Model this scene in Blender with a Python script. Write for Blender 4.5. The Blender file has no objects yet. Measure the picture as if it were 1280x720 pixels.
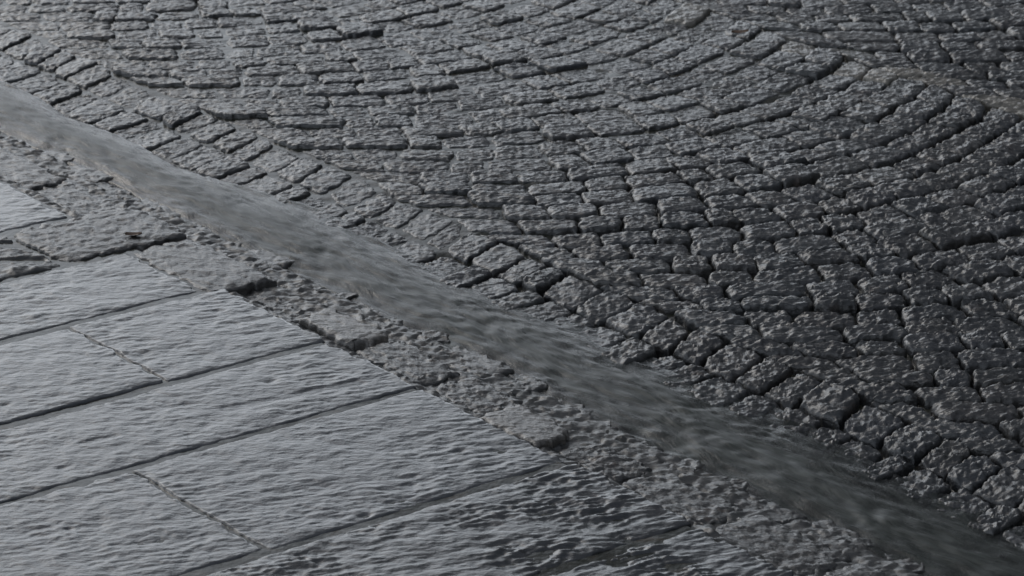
import bpy, math, random
import numpy as np

random.seed(7)
rng = np.random.RandomState(11)
sc = bpy.context.scene
col = sc.collection

# ------------------------------------------------------------------ frames
CAM_H = 2.4
FPX = 4500.0
PITCH = math.atan(1656 / FPX)
A0 = (-0.35156, 6.03)                       # origin of the street frame on the kerb line
def _g(px, py):                             # a point of the ground from a point of the survey photo
    x, y = px - 640, py - 360
    s, c = math.sin(PITCH), math.cos(PITCH)
    t = CAM_H / (FPX * s + y * c)
    return x * t, (FPX * c - y * s) * t
A0 = _g(430, 435); _b = _g(960, 700)
_L = math.hypot(_b[0] - A0[0], _b[1] - A0[1])
U = ((_b[0] - A0[0]) / _L, (_b[1] - A0[1]) / _L)     # along the kerb, downstream
V = (-U[1], U[0])                                     # across the road, away from the pavement
def xy(u, v):
    return A0[0] + u * U[0] + v * V[0], A0[1] + u * U[1] + v * V[1]

# ------------------------------------------------------------------ noise
def _h(ix, iy, seed):
    n = (ix.astype(np.int64) * 374761393 + iy.astype(np.int64) * 668265263 + seed * 1442695041) & 0x7fffffff
    n = ((n ^ (n >> 13)) * 1274126177) & 0x7fffffff
    n = ((n ^ (n >> 16)) * 60493) & 0x7fffffff
    return ((n ^ (n >> 11)) & 0xffff) / 65535.0
def perlin(x, y, seed=0):
    ix, iy = np.floor(x), np.floor(y)
    fx, fy = x - ix, y - iy
    def gr(dx, dy):
        a = _h(ix + dx, iy + dy, seed) * 2 * math.pi
        return np.cos(a) * (fx - dx) + np.sin(a) * (fy - dy)
    wx = fx * fx * fx * (fx * (fx * 6 - 15) + 10); wy = fy * fy * fy * (fy * (fy * 6 - 15) + 10)
    a = gr(0, 0); b = gr(1, 0); c = gr(0, 1); d = gr(1, 1)
    return (a + (b - a) * wx + (c - a) * wy + (a - b - c + d) * wx * wy) * 1.5
def fbm(x, y, seed=0, o=4, g=0.5):
    r = 0; am = 1
    for i in range(o):
        r = r + am * perlin(x, y, seed + i * 17); x = x * 2.03 + 3.1; y = y * 2.03 + 1.7; am *= g
    return r
def facets(x, y, seed=0, jump=0.35):
    """split-stone facets: every cell of a Voronoi net is a plane tilted its own way"""
    x = x + 0.45 * perlin(x * 0.9, y * 0.9, seed + 5); y = y + 0.45 * perlin(x * 0.9 + 9, y * 0.9, seed + 6)
    ix, iy = np.floor(x), np.floor(y)
    best = np.full(np.shape(x), 9.0); val = np.zeros(np.shape(x))
    for dx in (-1, 0, 1):
        for dy in (-1, 0, 1):
            cx = ix + dx; cy = iy + dy
            px = cx + _h(cx, cy, seed); py = cy + _h(cx, cy, seed + 1)
            d = (x - px) ** 2 + (y - py) ** 2
            gx = _h(cx, cy, seed + 2) - .5; gy = _h(cx, cy, seed + 3) - .5
            v = (gx * (x - px) + gy * (y - py)) * 1.6 + jump * (_h(cx, cy, seed + 4) - .5)
            m = d < best
            best = np.where(m, d, best); val = np.where(m, v, val)
    return val
def ridged(X, Y, seed=50):
    return (-np.abs(perlin(X / .021, Y / .012, seed)) - 0.5 * np.abs(perlin(X / .011, Y / .0068, seed + 1))) + 0.45
def sstep(a, b, x):
    t = np.clip((x - a) / (b - a), 0, 1); return t * t * (3 - 2 * t)

# ------------------------------------------------------------------ materials
def mat(name):
    m = bpy.data.materials.new(name); m.use_nodes = True
    nt = m.node_tree; nt.nodes.clear()
    out = nt.nodes.new('ShaderNodeOutputMaterial')
    return m, nt, out
def N(nt, t, **kw):
    n = nt.nodes.new(t)
    for k, v in kw.items():
        if k in n.inputs: n.inputs[k].default_value = v
        else: setattr(n, k, v)
    return n
def ramp(nt, pts):
    r = nt.nodes.new('ShaderNodeValToRGB')
    e = r.color_ramp.elements
    while len(e) > 1: e.remove(e[-1])
    e[0].position = pts[0][0]; e[0].color = (*pts[0][1], 1)
    for p, c in pts[1:]:
        q = e.new(p); q.color = (*c, 1)
    return r

def stone_material(name, dark, light, rust=0.0, coat_ior=1.36, bump=0.5, coat=1.0, rough=0.45, coat_rough=0.13, scale=1.0, film=0.0, bdist=0.0035):
    m, nt, out = mat(name); L = nt.links.new
    geo = N(nt, 'ShaderNodeNewGeometry')
    att = N(nt, 'ShaderNodeAttribute', attribute_name='tint')
    n1 = N(nt, 'ShaderNodeTexNoise', Scale=38 * scale, Detail=6.0, Roughness=0.65)
    n2 = N(nt, 'ShaderNodeTexNoise', Scale=420 * scale, Detail=2.0, Roughness=0.6)
    n3 = N(nt, 'ShaderNodeTexNoise', Scale=5.0, Detail=3.0)
    for n in (n1, n2, n3): L(geo.outputs['Position'], n.inputs['Vector'])
    r = ramp(nt, [(0.3, dark), (0.7, light)])
    add = N(nt, 'ShaderNodeMath', operation='MULTIPLY_ADD'); add.inputs[1].default_value = 0.5
    L(n2.outputs['Fac'], add.inputs[0])
    h = N(nt, 'ShaderNodeMath', operation='MULTIPLY'); h.inputs[1].default_value = 0.5
    L(n1.outputs['Fac'], h.inputs[0]); L(h.outputs[0], add.inputs[2]); L(add.outputs[0], r.inputs['Fac'])
    mx = N(nt, 'ShaderNodeMix', data_type='RGBA', blend_type='MULTIPLY'); mx.inputs['Factor'].default_value = 1
    L(r.outputs['Color'], mx.inputs[6]); L(att.outputs['Color'], mx.inputs[7])
    big = ramp(nt, [(0.35, (0.7, 0.72, 0.74)), (0.65, (1.2, 1.17, 1.12))])
    L(n3.outputs['Fac'], big.inputs['Fac'])
    m2 = N(nt, 'ShaderNodeMix', data_type='RGBA', blend_type='MULTIPLY'); m2.inputs['Factor'].default_value = 1
    L(mx.outputs[2], m2.inputs[6]); L(big.outputs['Color'], m2.inputs[7])
    n4 = N(nt, 'ShaderNodeTexNoise', Scale=11.0, Detail=5.0, Roughness=0.7); L(geo.outputs['Position'], n4.inputs['Vector'])
    rr = ramp(nt, [(0.60, (0, 0, 0)), (0.74, (rust,) * 3)]); L(n4.outputs['Fac'], rr.inputs['Fac'])
    m3 = N(nt, 'ShaderNodeMix', data_type='RGBA'); L(rr.outputs['Color'], m3.inputs['Factor'])
    L(m2.outputs[2], m3.inputs[6]); m3.inputs[7].default_value = (0.060, 0.034, 0.020, 1)
    m2 = m3
    # micro relief
    b1 = N(nt, 'ShaderNodeTexNoise', Scale=95 * scale, Detail=5.0, Roughness=0.62)
    b2 = N(nt, 'ShaderNodeTexVoronoi', Scale=150 * scale)
    mp = N(nt, 'ShaderNodeMapping'); mp.inputs['Rotation'].default_value = (0, 0, math.radians(-18)); mp.inputs['Scale'].default_value = (0.55, 1.0, 1.0)
    L(geo.outputs['Position'], mp.inputs['Vector'])
    L(mp.outputs[0], b1.inputs['Vector']); L(mp.outputs[0], b2.inputs['Vector'])
    bb = N(nt, 'ShaderNodeMath', operation='MULTIPLY_ADD'); bb.inputs[1].default_value = 0.3
    L(b2.outputs['Distance'], bb.inputs[0]); L(b1.outputs['Fac'], bb.inputs[2])
    bp = N(nt, 'ShaderNodeBump', Strength=bump, Distance=bdist); L(bb.outputs[0], bp.inputs['Height'])
    bc = N(nt, 'ShaderNodeBump', Strength=bump * 0.75, Distance=bdist); L(b1.outputs['Fac'], bc.inputs['Height'])
    p = N(nt, 'ShaderNodeBsdfPrincipled', Roughness=rough, IOR=1.45)
    p.inputs['Coat Weight'].default_value = coat; p.inputs['Coat Roughness'].default_value = coat_rough; p.inputs['Coat IOR'].default_value = coat_ior
    p.inputs['Specular IOR Level'].default_value = 0.35
    L(m2.outputs[2], p.inputs['Base Color']); L(bp.outputs[0], p.inputs['Normal']); L(bc.outputs[0], p.inputs['Coat Normal'])
    L(p.outputs[0], out.inputs['Surface'])
    return m

M_cobble = stone_material('wet_granite', (0.008, 0.0083, 0.0086), (0.044, 0.045, 0.046), rust=0.45, bump=1.0, rough=0.45, coat_rough=0.06)
M_kerb = stone_material('wet_brown_stone', (0.008, 0.0075, 0.007), (0.042, 0.039, 0.036), rust=0.8, bump=1.0, rough=0.45, coat_rough=0.10)
M_slab = stone_material('wet_slab_stone', (0.014, 0.015, 0.017), (0.045, 0.048, 0.053), coat_ior=1.39, bump=0.8, rough=0.35, coat_rough=0.035, scale=0.8)
M_bed = stone_material('wet_grit', (0.012, 0.012, 0.011), (0.05, 0.048, 0.045), bump=0.7, rough=0.5, coat_rough=0.2)

def joint_material():
    m, nt, out = mat('wet_joint'); L = nt.links.new
    geo = N(nt, 'ShaderNodeNewGeometry')
    n1 = N(nt, 'ShaderNodeTexNoise', Scale=30, Detail=4.0); L(geo.outputs['Position'], n1.inputs['Vector'])
    r = ramp(nt, [(0.35, (0.010, 0.011, 0.007)), (0.52, (0.030, 0.030, 0.024)), (0.7, (0.055, 0.045, 0.033))]); L(n1.outputs['Fac'], r.inputs['Fac'])
    n2 = N(nt, 'ShaderNodeTexNoise', Scale=70, Detail=2.0); L(geo.outputs['Position'], n2.inputs['Vector'])
    bp = N(nt, 'ShaderNodeBump', Strength=0.35, Distance=0.002); L(n2.outputs['Fac'], bp.inputs['Height'])
    p = N(nt, 'ShaderNodeBsdfPrincipled', Roughness=0.16, IOR=1.33)
    L(r.outputs['Color'], p.inputs['Base Color']); L(bp.outputs[0], p.inputs['Normal']); L(p.outputs[0], out.inputs['Surface'])
    return m
M_joint = joint_material()

def stream_material():
    m, nt, out = mat('muddy_water'); L = nt.links.new
    uvn = N(nt, 'ShaderNodeAttribute', attribute_name='flow')      # metres along / across the gutter
    att = N(nt, 'ShaderNodeAttribute', attribute_name='depth')
    def streak(sx, sy, detail, dist):
        mp = N(nt, 'ShaderNodeMapping'); mp.inputs['Scale'].default_value = (sx, sy, 1); L(uvn.outputs['Vector'], mp.inputs['Vector'])
        n = N(nt, 'ShaderNodeTexNoise', Scale=1.0, Detail=detail, Distortion=dist, Roughness=0.6); L(mp.outputs[0], n.inputs['Vector']); return n
    a = streak(13, 110, 5.0, 0.5); b = streak(8, 30, 5.0, 0.9); c = streak(50, 240, 3.0, 0.4)
    r = ramp(nt, [(0.34, (0.014, 0.0165, 0.0135)), (0.5, (0.029, 0.034, 0.029)), (0.66, (0.062, 0.070, 0.062))])
    s = N(nt, 'ShaderNodeMath', operation='MULTIPLY_ADD'); s.inputs[1].default_value = 0.5
    h = N(nt, 'ShaderNodeMath', operation='MULTIPLY'); h.inputs[1].default_value = 0.5
    L(a.outputs['Fac'], s.inputs[0]); L(b.outputs['Fac'], h.inputs[0]); L(h.outputs[0], s.inputs[2]); L(s.outputs[0], r.inputs['Fac'])
    bh = N(nt, 'ShaderNodeMath', operation='MULTIPLY_ADD'); bh.inputs[1].default_value = 0.4
    L(c.outputs['Fac'], bh.inputs[0]); L(a.outputs['Fac'], bh.inputs[2])
    bp = N(nt, 'ShaderNodeBump', Strength=0.5, Distance=0.003); L(bh.outputs[0], bp.inputs['Height'])
    p = N(nt, 'ShaderNodeBsdfPrincipled', Roughness=0.34, IOR=1.33)
    L(r.outputs['Color'], p.inputs['Base Color']); L(bp.outputs[0], p.inputs['Normal'])
    t0 = N(nt, 'ShaderNodeBsdfTransparent'); t0.inputs[0].default_value = (0.66, 0.70, 0.66, 1)
    gl = N(nt, 'ShaderNodeBsdfGlossy', Roughness=0.12); gl.inputs[0].default_value = (1, 1, 1, 1); L(bp.outputs[0], gl.inputs['Normal'])
    fr = N(nt, 'ShaderNodeFresnel', IOR=1.33); L(bp.outputs[0], fr.inputs['Normal'])
    t = N(nt, 'ShaderNodeMixShader'); L(fr.outputs[0], t.inputs[0]); L(t0.outputs[0], t.inputs[1]); L(gl.outputs[0], t.inputs[2])
    bm = ramp(nt, [(0.34, (0.50,) * 3), (0.56, (1.0,) * 3)]); L(b.outputs['Fac'], bm.inputs['Fac'])
    f = N(nt, 'ShaderNodeMath', operation='MULTIPLY'); L(att.outputs['Fac'], f.inputs[0]); L(bm.outputs['Color'], f.inputs[1])
    mx = N(nt, 'ShaderNodeMixShader'); L(f.outputs[0], mx.inputs[0]); L(t.outputs[0], mx.inputs[1]); L(p.outputs[0], mx.inputs[2])
    L(mx.outputs[0], out.inputs['Surface'])
    return m
M_water = stream_material()

def leaf_material(name, c0, c1):
    m, nt, out = mat(name); L = nt.links.new
    n = N(nt, 'ShaderNodeTexNoise', Scale=90, Detail=3.0); r = ramp(nt, [(0.35, c0), (0.65, c1)]); L(n.outputs['Fac'], r.inputs['Fac'])
    p = N(nt, 'ShaderNodeBsdfPrincipled', Roughness=0.25); L(r.outputs['Color'], p.inputs['Base Color']); L(p.outputs[0], out.inputs['Surface'])
    return m
M_leaf = leaf_material('wet_leaf', (0.05, 0.028, 0.016), (0.12, 0.07, 0.04))
M_twig = leaf_material('wet_twig', (0.012, 0.010, 0.009), (0.04, 0.032, 0.025))

# ------------------------------------------------------------------ mesh building
def make_mesh(name, verts, faces, tint=None, m=None, smooth=True):
    me = bpy.data.meshes.new(name)
    nv, nf = len(verts), len(faces)
    me.vertices.add(nv); me.vertices.foreach_set('co', verts.astype(np.float32).ravel())
    me.loops.add(nf * 4); me.loops.foreach_set('vertex_index', faces.astype(np.int32).ravel())
    me.polygons.add(nf); me.polygons.foreach_set('loop_start', np.arange(0, nf * 4, 4, dtype=np.int32))
    me.polygons.foreach_set('loop_total', np.full(nf, 4, dtype=np.int32))
    me.polygons.foreach_set('use_smooth', np.full(nf, smooth, dtype=bool))
    me.update(calc_edges=True)
    if tint is None: tint = (1, 1, 1)
    at = me.color_attributes.new('tint', 'FLOAT_COLOR', 'POINT')
    t = np.ones((nv, 4), dtype=np.float32)
    t[:, :3] = tint
    at.data.foreach_set('color', t.ravel())
    if m: me.materials.append(m)
    return me
def link(name, me, loc=(0, 0, 0), label=None, cat=None, group=None, kind=None, parent=None):
    o = bpy.data.objects.new(name, me); col.objects.link(o); o.location = loc
    if label: o['label'] = label
    if cat: o['category'] = cat
    if group: o['group'] = group
    if kind: o['kind'] = kind
    if parent: o.parent = parent
    return o
def grid_faces(n, m, flip=False):
    i, j = np.meshgrid(np.arange(n - 1), np.arange(m - 1), indexing='ij')
    a = i * m + j
    f = np.stack([a, a + m, a + m + 1, a + 1], -1).reshape(-1, 4)
    return f[:, ::-1] if flip else f

# how the surfaces rise and fall across the street
def z_road(u, v):
    return -0.024 + 0.024 * sstep(0.42, 0.85, v) - 0.014 * sstep(0.40, 0.30, v) + 0.004 * perlin(u * 1.7, v * 1.9, 3)
def wet(u, v):            # how much running water covers the setts (more upstream and by the gutter)
    w = sstep(0.50, -0.75, u + 0.35 * (v - 0.4)) * 0.97
    w = np.maximum(w, 1.0 * sstep(0.60, 0.36, v) * sstep(1.4, 0.2, u))
    w = np.maximum(w, 0.30 + 0 * u)
    return np.clip(w + 0.22 * perlin(u * 3.1, v * 3.3, 91), 0, 1)
def ripple(x, y, seed=0):
    ca, sa = math.cos(math.radians(22)), math.sin(math.radians(22))
    p = x * ca + y * sa; q = -x * sa + y * ca
    q = q + 0.010 * perlin(p * 9, q * 9, seed + 40)
    r = perlin(p / .034, q / .0130, seed + 41) * 0.00080 - np.abs(perlin(p / .019, q / .0092, seed + 42)) * 0.00075 + perlin(p / .12, q / .035, seed + 44) * 0.0009
    return r * (0.35 + 1.1 * sstep(-.4, .5, fbm(x * 5, y * 5, seed + 43, 3)))

def stone_geo(c, zt, n=25, k=0.16, relief=1.0, dome=0.006, depth=0.05, tilt=(0, 0), edge=0.016, seed=0, wetness=None, cs=0.018, wobble=0.0055):
    """one stone: corners c (4 x uv) -> verts, faces; the top is a rough split face"""
    lin = np.linspace(-1, 1, n)
    lin = np.sign(lin) * (1 - (1 - np.abs(lin)) ** 1.15)
    S, T = np.meshgrid(lin, lin, indexing='ij')
    s = S * np.sqrt(1 - k * T * T); t = T * np.sqrt(1 - k * S * S)
    a, b = (s + 1) / 2, (t + 1) / 2
    u = (c[0][0] * (1 - a) + c[1][0] * a) * (1 - b) + (c[3][0] * (1 - a) + c[2][0] * a) * b
    v = (c[0][1] * (1 - a) + c[1][1] * a) * (1 - b) + (c[3][1] * (1 - a) + c[2][1] * a) * b
    rim = np.maximum(np.abs(S), np.abs(T))
    wob = wobble * sstep(0.4, 1, rim)
    u = u + wob * fbm(u * 38, v * 38, seed + 201, 2); v = v + wob * fbm(u * 38 + 7, v * 38, seed + 202, 2)
    X, Y = xy(u, v)
    W = wet(u, v) if wetness is None else wetness
    wx = 0.006 * perlin(X / .03, Y / .03, 57); wy = 0.004 * perlin(X / .03 + 5, Y / .03, 58)
    fa = facets((X + wx) / (cs * 1.5), (Y + wy) / (cs * .8), seed + 7) * 0.0044 + facets((X + wx) / (cs * .75), (Y + wy) / (cs * .42), seed + 9) * 0.0027
    nz = fbm(X / .036, Y / .026, seed + 13, 2, 0.6) * 0.0030 + ridged(X + wx, Y + wy) * 0.0034
    rel = (fa + nz) * relief
    prof = edge * (np.abs(S) ** 9 + np.abs(T) ** 9) * 0.35 + edge * 0.8 * np.clip(np.abs(S) ** 26 + np.abs(T) ** 26, 0, 1)
    z = rel - prof - dome * (S * S + T * T) * 0.5 + tilt[0] * S + tilt[1] * T
    # running water fills the hollows and smooths the top
    lvl = -0.0035
    chop = ridged(X + wx, Y + wy, 60) * 0.0026 + perlin(X / .040, Y / .018, 56) * 0.0010
    prof = prof * (1 - 0.45 * W)
    zz = z * (1 - 0.5 * W) + (ripple(X, Y) * 1.1 + chop) * W
    fill = lvl + ripple(X, Y) * 1.0 + chop - prof * 0.9
    kk = np.clip((W - 0.25) * 1.3, 0, 1)
    z = zz * (1 - kk) + np.maximum(zz, fill) * kk
    z = z + (zt(u, v) if callable(zt) else zt)
    # skirt
    top = np.stack([X, Y, z], -1)
    full = np.empty((n + 2, n + 2, 3)); full[1:-1, 1:-1] = top
    full[0, 1:-1] = top[0]; full[-1, 1:-1] = top[-1]; full[1:-1, 0] = top[:, 0]; full[1:-1, -1] = top[:, -1]
    full[0, 0] = top[0, 0]; full[0, -1] = top[0, -1]; full[-1, 0] = top[-1, 0]; full[-1, -1] = top[-1, -1]
    msk = np.zeros((n + 2, n + 2), bool); msk[0] = msk[-1] = True; msk[:, 0] = msk[:, -1] = True
    full[msk, 2] -= depth
    return full.reshape(-1, 3), grid_faces(n + 2, n + 2)

def pix(x, y, z=0.0):
    s, c_ = math.sin(PITCH), math.cos(PITCH)
    f = y * c_ + (CAM_H - z) * s; d = (CAM_H - z) * c_ - y * s
    return 640 + FPX * x / f, 360 + FPX * d / f

# ------------------------------------------------------------------ cobbles: segmental arcs
R, PIT = 1.05, 0.096
cells = []
def arc(u0, w): return u0 + math.sqrt(R * R - w * w) - R
def warp(q):
    a, b = np.array([q[0]]), np.array([q[1]])
    k = min(1.0, max(0.6, (q[1] - 0.5) * 4))
    return (q[0] + 0.016 * float(perlin(a * 4.3, b * 4.1, 31)[0]), q[1] + k * 0.020 * float(perlin(a * 5.1, b * 3.3, 32)[0]) + (0.022 * float(perlin(a * 11, b * 2, 33)[0]) if 0.55 < q[1] < 0.68 else 0))
def add_cell(quad, bay):
    quad = [warp(q) for q in quad]
    cu = sum(q[0] for q in quad) / 4; cv = sum(q[1] for q in quad) / 4
    if cu > 2.1: return
    px, py = pix(*xy(cu, cv))
    if not (-130 < px < 1410 and -110 < py < 850): return
    ahead = float(sstep(-.7, .8, cu))
    gt = random.uniform(0.0006, 0.0034) + 0.0008 * ahead      # gap between courses
    gc = random.uniform(-0.0006, 0.0018) + 0.0008 * ahead     # gap between neighbours in a course
    ex, ey = quad[1][0] + quad[2][0] - quad[0][0] - quad[3][0], quad[1][1] + quad[2][1] - quad[0][1] - quad[3][1]
    el_ = math.hypot(ex, ey); ex, ey = ex / el_, ey / el_
    lc = el_ / 4; lt = max(0.02, (math.hypot(quad[3][0] - quad[0][0], quad[3][1] - quad[0][1]) + math.hypot(quad[2][0] - quad[1][0], quad[2][1] - quad[1][1])) / 4)
    q2 = []
    for q in quad:
        dx, dy = q[0] - cu, q[1] - cv
        pe = dx * ex + dy * ey
        ox, oy = dx - pe * ex, dy - pe * ey
        f1, f2 = (lc - gc) / lc, (lt - gt) / lt
        q2.append((cu + pe * ex * f1 + ox * f2 + random.uniform(-.0022, .0022), cv + pe * ey * f1 + oy * f2 + random.uniform(-.0022, .0022)))
    p4 = [pix(*xy(*q)) for q in q2]
    area = abs(sum(p4[i][0] * p4[(i + 1) % 4][1] - p4[(i + 1) % 4][0] * p4[i][1] for i in range(4))) / 2
    ins = 10 < px < 1270 and 4 < py < 716 and cv > 0.375
    cells.append(dict(q=q2, cu=cu, cv=cv, area=area if ins else 0, bay=bay, px=px, py=py))
# rows laid straight along the gutter
for v0, v1, sk in ((0.262, 0.375, 0.0), (0.378, 0.498, 0.25), (0.503, 0.612, 0.32)):
    u = -4.0 + random.uniform(0, .1)
    while u < 2.2:
        ln = random.uniform(.060, .112)
        k1 = sk * (v1 - v0)
        add_cell([(u + ln, v0), (u + ln - k1, v1), (u - k1, v1), (u, v0)], -1)
        u += ln
# arched courses: each arc is the last one moved down the street
for bay in range(0, 3):
    vb0 = 0.618 + bay * 1.40; vm = vb0 + 0.83; vb1 = vb0 + 1.40
    A_0, A_1 = math.asin((vb0 - vm) / R), math.asin((vb1 - vm) / R)
    off = (0.0, 0.045, 0.02)[bay]
    for kc in range(-48, 38):
        u0 = kc * PIT + off + random.uniform(-.006, .006)
        nst = random.choice((14, 15, 15, 16, 17))
        ph = random.uniform(-.3, .3)
        cut = [0.0] + [(i + random.uniform(-.22, .22) + ph * 0.5) / nst for i in range(1, nst)] + [1.0]
        for i in range(nst):
            cs_ = []
            for cc in (cut[i], cut[i + 1]):
                ph_ = A_0 + (A_1 - A_0) * cc
                w = R * math.sin(ph_)
                keep = 1 - abs(2 * cc - 1) ** 6
                w2 = w - PIT * math.cos(ph_) * math.sin(ph_) * keep      # the joint runs along the radius
                cs_.append(((arc(u0, w), w + vm), (arc(u0 - PIT, w2), w2 + vm)))
            (a1, a2), (b1, b2) = cs_
            add_cell([a1, b1, b2, a2], bay)
cells.sort(key=lambda c: -c['area'])
nsolo = 300
sv, sf, st, base = [], [], [], 0
for i, c in enumerate(cells):
    g = random.uniform(0.75, 1.25)
    warm = random.random()
    tint = (g * (0.98 + .12 * warm), g * random.uniform(.98, 1.02), g * (1.05 - .13 * warm))
    pale = (1.93 < c['cv'] - 0.12 * c['cu'] - 0.10 < 2.06 and -1.35 < c['cu'] < -0.2 and random.random() < 0.6)
    if pale: tint = (4.4 * g, 3.9 * g, 3.2 * g)
    ahead = float(sstep(-.7, .8, c['cu'] + 0.35 * (c['cv'] - 0.8)))
    relief = 0.50 + 0.95 * ahead + random.uniform(-.15, .25)
    lift = max(-0.0016, random.gauss(0.0006, 0.0032))
    tl = (random.gauss(0, 0.0016), random.gauss(0, 0.0016))
    small = c['area'] < 900
    vts, fcs = stone_geo(c['q'], lambda u, v, l=lift: z_road(u, v) + l, n=36 if i < 420 else 30, relief=relief,
                         dome=0.001 + 0.0020 * ahead * (c['bay'] >= 0), tilt=tl, edge=0.009 + 0.003 * ahead * (c['bay'] >= 0), depth=0.05)
    if i < nsolo:
        cx, cy = xy(c['cu'], c['cv']); org = np.array([cx, cy, -0.05])
        me = make_mesh('cobblestone', vts - org, fcs, tint, M_cobble)
        if c["bay"] == -1:
            lab, grp = 'wet grey cobblestone in the straight rows right beside the gutter stream', 'cobblestones beside the gutter stream'
        elif c['bay'] == 0:
            lab, grp = 'rough wet grey cobblestone in the near curved courses of the roadway', 'cobblestones in the near curved courses'
        else:
            lab, grp = 'wet grey cobblestone beyond the row of pale stones', 'cobblestones beyond the pale row'
        if pale:
            lab, grp = 'pale beige wet cobblestone in the straight seam across the far roadway', 'pale cobblestones in the far seam'
        link('cobblestone', me, tuple(org), lab, 'cobblestone', grp)
    else:
        sv.append(vts); sf.append(fcs + base); st.append(np.tile(np.array(tint), (len(vts), 1))); base += len(vts)
me = make_mesh('distant_cobblestones', np.concatenate(sv), np.concatenate(sf), np.concatenate(st), M_cobble)
link('distant_cobblestones', me, label='mass of smaller looking wet cobblestones covering the far part of the roadway', cat='cobblestones', kind='stuff')

# ------------------------------------------------------------------ beds (setting)
def sheet(name, u0, u1, v0, v1, step, zf, m, tintf=None, attr=None, kind='structure', **kw):
    nu, nv = int((u1 - u0) / step) + 1, int((v1 - v0) / step) + 1
    uu, vv = np.meshgrid(np.linspace(u0, u1, nu), np.linspace(v0, v1, nv), indexing='ij')
    X, Y = xy(uu, vv)
    Z = zf(uu, vv, X, Y)
    me = make_mesh(name, np.stack([X, Y, Z], -1).reshape(-1, 3), grid_faces(nu, nv), None, m)
    if attr:
        for an, fn in attr.items():
            val = fn(uu, vv, Z)
            if val.ndim == 3:
                a = me.attributes.new(an, 'FLOAT_VECTOR', 'POINT'); a.data.foreach_set('vector', val.reshape(-1).astype(np.float32))
            else:
                a = me.attributes.new(an, 'FLOAT', 'POINT'); a.data.foreach_set('value', val.reshape(-1).astype(np.float32))
    return link(name, me, kind=kind, **kw)

def road_z(u, v, X, Y):
    w = wet(u, v)
    w = np.clip(w * 1.25 + 0.30 * perlin(X / .09, Y / .07, 62), 0, 1); return z_road(u, v) - 0.030 + 0.0265 * w + 0.0025 * fbm(X / .03, Y / .03, 61, 3) * (1 - w) + ripple(X, Y) * w
sheet('road', -4.2, 2.4, 0.325, 4.6, 0.012, road_z, M_joint)
def bed_z(u, v, X, Y):
    k = sstep(0.25, 0.17, v); return -0.060 + 0.006 * fbm(X / .06, Y / .06, 71, 4) * (1 - .6 * k) + 0.044 * k + 0.009 * sstep(0.03, 0.01, v) + k * (facets(X / .02, Y / .02, 72) * .006 + fbm(X / .02, Y / .02, 73, 3) * .002)
sheet('gutter_bed', -4.2, 2.4, -0.012, 0.325, 0.005, bed_z, M_bed)
sheet('pavement', -4.2, 2.4, -2.2, -0.012, 0.02, lambda u, v, X, Y: -0.0030 + 0.0016 * perlin(u * 9, v * 9, 111) + ripple(X, Y) * .3, M_joint)
# wide ground under everything
gx = np.array([[-60, -40, -.085], [60, -40, -.085], [60, 120, -.085], [-60, 120, -.085]], float)
link('ground', make_mesh('ground', gx, np.array([[0, 1, 2, 3]]), None, M_bed, smooth=False), kind='structure')

# ------------------------------------------------------------------ gutter stream
def mid(u): return 0.288 - 0.022 * sstep(-.8, -1.6, u) + 0.020 * perlin(u * 1.3 + 4, u * 0 + .5, 81) + 0.010 * perlin(u * 4.1, u * 0 + .7, 82)
def half_w(u): return 0.078 - 0.028 * sstep(-.5, -1.3, u) + 0.020 * perlin(u * 2.3, u * 0 + .2, 83) + 0.014 * sstep(0, 1.4, u)
def water_z(u, v, X, Y):
    d = (v - mid(u)) / half_w(u)
    z = -0.0185 + 0.006 * sstep(-.2, -1.2, u) + 0.003 * (1 - np.clip(d * d, 0, 3)) + 0.0012 * fbm(u * 8, v * 20, 90, 3)
    z = z + 0.0022 * fbm(u * 6 + 2 * perlin(u * 3, v * 9, 84), v * 22, 85, 3, .5) + 0.0016 * perlin(u * 20, v * 110, 86)
    return z - 0.030 * sstep(2.0, 2.5, np.abs(d))
def water_depth(u, v, Z):
    d = np.abs((v - mid(u)) / half_w(u)) + 0.45 * fbm(u * 6, v * 26, 87, 4)
    return 0.94 * sstep(1.75, 0.25, d)
def flow(u, v, Z):
    w = 0.030 * perlin(u * 4, v * 5, 88) + 0.012 * perlin(u * 11, v * 12, 89)
    return np.stack([u, v + w, 0 * u], -1)
sheet('water', -4.2, 2.3, 0.06, 0.54, 0.006, water_z, M_water, attr={'depth': water_depth, 'flow': flow})

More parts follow.
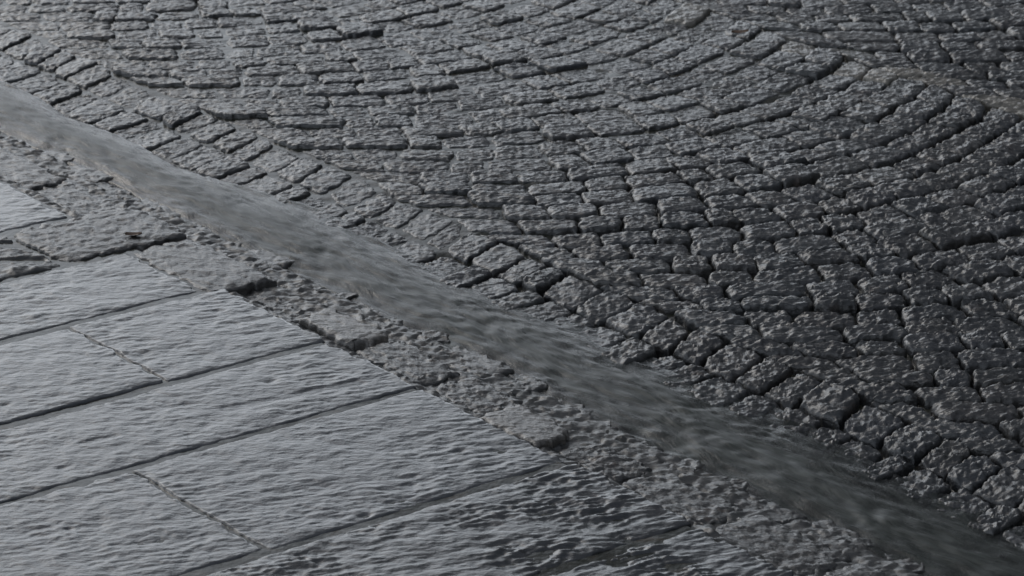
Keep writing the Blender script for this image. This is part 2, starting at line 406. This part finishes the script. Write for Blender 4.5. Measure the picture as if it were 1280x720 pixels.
# ------------------------------------------------------------------ paving slabs
def slab(u0, u1, v0, v1, label, z0=0.0, tint=1.0, amp=1.0, groove=None, rough=0.0, m=None, wgap=0.0034):
    step = 0.0034
    g = wgap
    u0, u1, v0, v1 = u0 + g, u1 - g, v0 + .0015, v1 - .0015
    def axis(a, b):
        n = max(8, int((b - a) / step)); l = np.linspace(a, b, n)
        return l
    uu, vv = np.meshgrid(axis(u0, u1), axis(v0, v1), indexing='ij')
    du = np.minimum(uu - u0, u1 - uu); dv = np.minimum(vv - v0, v1 - vv); kr = sstep(0.03, 0.0, v1 - vv)
    rim = sstep(0.02, 0.0, np.minimum(du, dv))
    U2 = uu + rim * 0.0035 * fbm(uu * 22, vv * 22, 101, 3); V2 = vv + (rim * 0.0035 + kr * .005) * fbm(uu * 22 + 5, vv * 22, 102, 3)
    X, Y = xy(U2, V2)
    dd = np.minimum(du, dv)
    a_ = amp * (1 + 0.9 * sstep(0.4, 1.1, uu) * sstep(-.9, -.1, vv))
    Z = z0 + ripple(X, Y) * a_ + 0.0010 * perlin(X * 5, Y * 5, 103) - 0.0032 * sstep(0.007, 0.0, du) ** 1.5 - 0.0010 * sstep(0.03, 0.0, du)
    Z = Z + 0.0011 * fbm(X / .05, Y / .05, 104, 3)
    for k in range(int((u1 - u0) * (v1 - v0) * 7) + 1):          # small pits and chips worn into the stone
        a, b, rr = rng.uniform(u0, u1), rng.uniform(max(v0, -1.0), v1), rng.uniform(.004, .009)
        Z = Z - 0.0025 * np.exp(-((uu - a) ** 2 + ((vv - b) * .6) ** 2) / rr ** 2)
    if rough: Z = Z + rough * (fbm(X / .045, Y / .045, 105, 4) * 0.004 + facets(X / .05, Y / .05, 106) * 0.005)
    if groove:
        for (gu0, gv0, gu1, gv1, gd, gwid) in groove:
            L2 = (gu1 - gu0) ** 2 + (gv1 - gv0) ** 2
            t = np.clip(((U2 - gu0) * (gu1 - gu0) + (V2 - gv0) * (gv1 - gv0)) / L2, 0, 1)
            ds = np.hypot(U2 - gu0 - t * (gu1 - gu0), V2 - gv0 - t * (gv1 - gv0)) + 0.004 * perlin(uu * 20, vv * 20, 107)
            m_ = sstep(gwid, gwid * 0.35, ds)
            Z = Z * (1 - m_) + (z0 - gd + 0.3 * ripple(X, Y)) * m_
    M_ = m or M_slab
    n, m = uu.shape
    top = np.stack([X, Y, Z], -1)
    full = np.empty((n + 2, m + 2, 3)); full[1:-1, 1:-1] = top
    full[0, 1:-1] = top[0]; full[-1, 1:-1] = top[-1]; full[1:-1, 0] = top[:, 0]; full[1:-1, -1] = top[:, -1]
    full[0, 0] = top[0, 0]; full[0, -1] = top[0, -1]; full[-1, 0] = top[-1, 0]; full[-1, -1] = top[-1, -1]
    msk = np.zeros((n + 2, m + 2), bool); msk[0] = msk[-1] = True; msk[:, 0] = msk[:, -1] = True
    full[msk, 2] = -0.05
    cx, cy = xy((u0 + u1) / 2, (v0 + v1) / 2); org = np.array([cx, cy, -0.05])
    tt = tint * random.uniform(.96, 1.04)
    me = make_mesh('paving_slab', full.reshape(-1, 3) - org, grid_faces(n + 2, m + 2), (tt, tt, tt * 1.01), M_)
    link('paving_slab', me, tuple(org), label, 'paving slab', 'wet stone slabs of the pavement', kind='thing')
VL = -1.35
slab(-1.95, -0.95, VL, -0.020, 'pale wet slab farthest up the pavement at the left edge of the photo', tint=1.25)
slab(-0.94, -0.705, VL, -0.185, 'narrow uneven dark slab with water pooling over it, below the farthest pale slab', tint=0.7, rough=0.75, z0=0.001, amp=1.5, m=M_bed, groove=[(-0.925, -0.265, -0.865, -0.192, 0.022, 0.024), (-0.80, -0.26, -0.76, -0.20, 0.006, 0.02)])
slab(-0.70, -0.42, VL, -0.045, 'wide rippled slab directly above the raised bright slab at the left edge')
slab(-0.415, -0.052, -0.345, -0.004, 'squarish slab right of the raised bright slab, touching the kerb stones')
slab(-0.405, -0.060, VL, -0.352, 'bright slightly raised slab at the left edge with a clean dark right edge', z0=0.0018, tint=1.15, amp=.7)
slab(-0.048, 0.238, VL, -0.006, 'long slab with a shallow straight groove worn in its surface',
     groove=[(0.118, -0.335, 0.152, -0.085, 0.0020, 0.020), (0.10, -0.62, 0.105, -0.56, 0.0012, 0.012)])
slab(0.242, 0.668, -0.612, -0.006, 'large slab in the lower middle of the pavement, second nearest row, beside the kerb')
slab(0.242, 0.660, VL, -0.619, 'slab in the bottom left corner, left of a thin straight cross joint')
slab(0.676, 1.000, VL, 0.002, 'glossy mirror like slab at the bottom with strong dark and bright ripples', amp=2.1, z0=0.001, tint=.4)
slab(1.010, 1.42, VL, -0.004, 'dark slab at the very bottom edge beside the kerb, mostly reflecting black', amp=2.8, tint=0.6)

# ------------------------------------------------------------------ kerb stones (front rank) and rubble rank behind
KS = [  # u0, u1, v0, v1, z, tint, relief, label
 (-2.10, -1.78, 0.012, 0.135, -.004, .9, 1.0, 'rough kerb stone farthest upstream, beyond the far pale slab'),
 (-1.77, -1.50, 0.010, 0.140, -.006, .9, 1.0, 'rough kerb stone at the left edge where the stream enters the photo'),
 (-1.49, -1.18, 0.012, 0.120, -.002, .85, .9, 'rough kerb stone beside the upper end of the far pale slab'),
 (-1.17, -0.93, 0.010, 0.125, -.006, .8, 1.0, 'dark kerb stone beside the lower end of the far pale slab'),
 (-0.93, -0.71, -0.170, 0.115, 0.011, .6, 1.5, 'pitted kerb stone beside the uneven dark slab'),
 (-0.70, -0.392, -0.040, 0.112, 0.008, 1.1, .8, 'kerb stone with a dark greenish end face above a puddled gap'),
 (-0.380, -0.200, 0.016, 0.095, -.009, .85, .9, 'low sunken kerb stone between two higher ones'),
 (-0.190, -0.004, 0.018, 0.104, 0.007, 1.9, .30, 'flat pale kerb stone with cracked smooth top and brown end edge'),
 (0.006, 0.215, 0.014, 0.118, 0.000, 1.0, 1.2, 'rough flecked kerb stone just below the flat pale cracked one'),
 (0.225, 0.405, 0.014, 0.125, -.002, .95, 1.3, 'chipped kerb stone ending at the smooth pale rounded one'),
 (0.415, 0.578, -0.004, 0.092, 0.006, 1.8, .30, 'smooth pale kerb stone with reddish scratches and a rounded near corner'),
 (0.600, 0.770, 0.012, 0.110, -.004, .75, 1.5, 'dark lumpy kerb stone beside the corner of the glossy slab'),
 (0.780, 1.000, 0.014, 0.125, -.004, .75, 1.2, 'dark low kerb stone along the glossy slab edge'),
 (1.010, 1.250, 0.010, 0.130, -.003, .7, 1.2, 'dark kerb stone near the bottom edge, beyond the glossy slab'),
 (1.260, 1.560, 0.010, 0.130, -.003, .7, 1.2, 'dark kerb stone in the bottom edge of the photo'),
]
def place_stone(name, quad, z, tint, relief, label, cat, group, n, **kw):
    vts, fcs = stone_geo(quad, z, n=n, relief=relief, **kw)
    cu = sum(q[0] for q in quad) / 4; cv = sum(q[1] for q in quad) / 4
    cx, cy = xy(cu, cv); org = np.array([cx, cy, -0.05])
    me = make_mesh(name, vts - org, fcs, tint, M_kerb)
    return link(name, me, tuple(org), label, cat, group)
for i, (u0, u1, v0, v1, z, t, rel, lab) in enumerate(KS):
    j = lambda s=.008: random.uniform(-s, s)
    quad = [(u1 + j(), v0 + j(.003)), (u1 + j(), v1 + j()), (u0 + j(), v1 + j()), (u0 + j(), v0 + j(.003))]
    z -= .007 if rel > .5 else .004; rel = rel * 0.55 if rel > .5 else rel
    place_stone('kerb_stone', quad, z, ((t * 1.01, t, t * .98) if t < 1.5 else (t * 1.9, t * 1.84, t * 1.76)), rel, lab, 'kerb stone', 'kerb stones between pavement and gutter', 46,
                wetness=(0.85 if u0 < -0.5 else 0.4) if rel > .5 else 0.15, k=.10, dome=.001, edge=.006, seed=300 + i, cs=0.019, wobble=.010, tilt=(0, 0.001))
# rubble rank
u = -2.1; i = 0
while u < 1.75:
    w = random.uniform(.07, .19)
    if u < -1.2: pos = 'upstream by the far pale slab'
    elif u < -0.5: pos = 'upstream of the sunken kerb stone'
    elif u < 0.3: pos = 'behind the flat pale cracked kerb stone'
    elif u < 0.8: pos = 'behind the smooth pale rounded kerb stone'
    else: pos = 'beside the glossy slab at the bottom'
    v0 = 0.124 + random.uniform(-.004, .006); v1 = 0.205 + random.uniform(-.018, .022)
    quad = [(u + w, v0), (u + w + random.uniform(-.02, .02), v1), (u + .006 + random.uniform(-.02, .02), v1 + random.uniform(-.015, .015)), (u + .006, v0)]
    t = random.uniform(.6, 1.15) * (0.8 if u > .6 else 1)
    place_stone('edge_stone', quad, random.uniform(-.021, -.015), (t * 1.02, t, t * .96), random.uniform(.65, 1.0),
                'small jagged wet stone at the water edge ' + pos, 'edge stone', 'small jagged stones at the water edge ' + pos, 26,
                wetness=.85 if u < -.5 else .45, k=.2, dome=.003, edge=.007, seed=500 + i, cs=.016, wobble=.012, tilt=(0, -.004))
    u += w + random.uniform(.002, .010); i += 1

# ------------------------------------------------------------------ a few bits of debris
def leaf(px, py, z, ln, wd, rot, label):
    x, y = _g(px, py)
    n, m = 9, 5
    a, b = np.meshgrid(np.linspace(-1, 1, n), np.linspace(-1, 1, m), indexing='ij')
    w = wd * np.sqrt(np.clip(1 - a * a, 0.01, 1)) * (1 - .25 * a)
    lx = a * ln; ly = b * w
    zz = 0.004 * np.abs(b) + 0.003 * a * a + 0.001
    X = lx * math.cos(rot) - ly * math.sin(rot); Y = lx * math.sin(rot) + ly * math.cos(rot)
    me = make_mesh('leaf', np.stack([X, Y, zz], -1).reshape(-1, 3), grid_faces(n, m), None, M_leaf)
    o = link('leaf', me, (x, y, z), label, 'leaf', 'fallen leaves')
leaf(167, 297, 0.003, .017, .010, 0.1, 'small brown leaf stuck to the stones beside the far slabs')
leaf(925, 47, 0.010, .022, .013, 0.3, 'brown leaf lying near the pale seam at the top of the roadway')

# ------------------------------------------------------------------ camera
cam = bpy.data.cameras.new('camera'); co = bpy.data.objects.new('camera', cam); col.objects.link(co)
co.location = (0, 0, CAM_H); co.rotation_euler = (math.pi / 2 - PITCH, 0, 0)
cam.sensor_width = 36; cam.lens = FPX / 1280 * 36; cam.clip_start = 0.05; cam.clip_end = 500
cam.dof.use_dof = True; cam.dof.focus_distance = 6.5; cam.dof.aperture_fstop = 12
sc.camera = co

# ------------------------------------------------------------------ daylight: overcast sky, dim towards the right
w = bpy.data.worlds.new('World'); sc.world = w; w.use_nodes = True
nt = w.node_tree; nt.nodes.clear(); L = nt.links.new
out = N(nt, 'ShaderNodeOutputWorld'); bg = N(nt, 'ShaderNodeBackground'); bg.inputs['Strength'].default_value = 0.126
SUN_EL, SUN_AZ = math.radians(36), math.radians(-32)       # azimuth from +Y towards +X
sky = N(nt, 'ShaderNodeTexSky', sky_type='NISHITA', sun_disc=False, sun_elevation=SUN_EL, sun_rotation=SUN_AZ, dust_density=4.0, air_density=1.5)
tc = N(nt, 'ShaderNodeTexCoord'); sp = N(nt, 'ShaderNodeSeparateXYZ'); L(tc.outputs['Generated'], sp.inputs[0])
# sky brightness by height: low band brightened, overhead dimmed to sharpen the wet reflections
el = ramp(nt, [(0.0, (8.5, 9.3, 10.5)), (0.25, (10.8, 11.9, 13.4)), (0.40, (9.9, 10.9, 12.2)), (0.52, (5.8, 6.3, 7.2)), (0.75, (2.5, 2.75, 3.2)), (1.0, (2.3, 2.55, 3.0))])
L(sp.outputs['Z'], el.inputs['Fac'])
cn = N(nt, 'ShaderNodeTexNoise', Scale=2.6, Detail=5.0, Roughness=.55); L(tc.outputs['Generated'], cn.inputs['Vector'])
cr = ramp(nt, [(0.35, (0.72,) * 3), (0.65, (1.2,) * 3)]); L(cn.outputs['Fac'], cr.inputs['Fac'])
mc = N(nt, 'ShaderNodeMix', data_type='RGBA', blend_type='MULTIPLY'); mc.inputs['Factor'].default_value = 1
L(el.outputs['Color'], mc.inputs[6]); L(cr.outputs['Color'], mc.inputs[7])
ms = N(nt, 'ShaderNodeMix', data_type='RGBA'); ms.inputs['Factor'].default_value = 0.85
L(sky.outputs[0], ms.inputs[6]); L(mc.outputs[2], ms.inputs[7])
# low sky at right darkened to stand in for unseen buildings: azimuth term x / max(y, .)
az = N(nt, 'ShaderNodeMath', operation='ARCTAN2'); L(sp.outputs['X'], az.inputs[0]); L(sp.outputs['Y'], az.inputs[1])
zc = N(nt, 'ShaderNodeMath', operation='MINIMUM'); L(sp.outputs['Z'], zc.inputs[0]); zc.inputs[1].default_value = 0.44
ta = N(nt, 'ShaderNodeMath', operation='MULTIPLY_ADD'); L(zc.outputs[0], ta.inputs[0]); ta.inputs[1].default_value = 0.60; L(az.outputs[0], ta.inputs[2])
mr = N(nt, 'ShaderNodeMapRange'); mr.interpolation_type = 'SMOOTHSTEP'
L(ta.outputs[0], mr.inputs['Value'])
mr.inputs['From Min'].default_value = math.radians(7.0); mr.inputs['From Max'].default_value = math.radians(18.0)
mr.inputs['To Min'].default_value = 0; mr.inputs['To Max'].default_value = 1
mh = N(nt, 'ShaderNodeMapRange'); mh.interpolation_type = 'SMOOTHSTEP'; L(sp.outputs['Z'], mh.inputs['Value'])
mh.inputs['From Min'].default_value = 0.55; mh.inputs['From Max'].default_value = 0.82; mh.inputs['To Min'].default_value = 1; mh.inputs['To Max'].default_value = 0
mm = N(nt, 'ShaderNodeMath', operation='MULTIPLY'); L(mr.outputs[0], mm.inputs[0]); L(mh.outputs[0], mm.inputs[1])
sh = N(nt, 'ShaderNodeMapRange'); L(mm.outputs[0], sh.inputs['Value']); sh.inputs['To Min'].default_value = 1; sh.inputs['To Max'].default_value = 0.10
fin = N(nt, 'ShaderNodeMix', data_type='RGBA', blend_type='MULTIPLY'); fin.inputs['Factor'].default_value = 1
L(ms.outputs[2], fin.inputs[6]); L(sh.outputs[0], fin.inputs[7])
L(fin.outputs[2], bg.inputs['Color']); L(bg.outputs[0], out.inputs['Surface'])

sun = bpy.data.lights.new('sun', 'SUN'); so = bpy.data.objects.new('sun', sun); col.objects.link(so)
sun.energy = 0.42; sun.angle = math.radians(22); sun.color = (1.0, 0.99, 0.975)
d = (math.sin(SUN_AZ) * math.cos(SUN_EL), math.cos(SUN_AZ) * math.cos(SUN_EL), math.sin(SUN_EL))
so.rotation_euler = (math.pi / 2 - SUN_EL, 0, -SUN_AZ + math.pi)
from mathutils import Vector
so.rotation_euler = Vector(d).to_track_quat('Z', 'Y').to_euler()
so.location = (0, 6, 5)

sc.view_settings.view_transform = 'Standard'; sc.view_settings.look = 'None'
sc.view_settings.exposure = 0; sc.view_settings.gamma = 1
sc.render.resolution_x, sc.render.resolution_y = 1024, 576
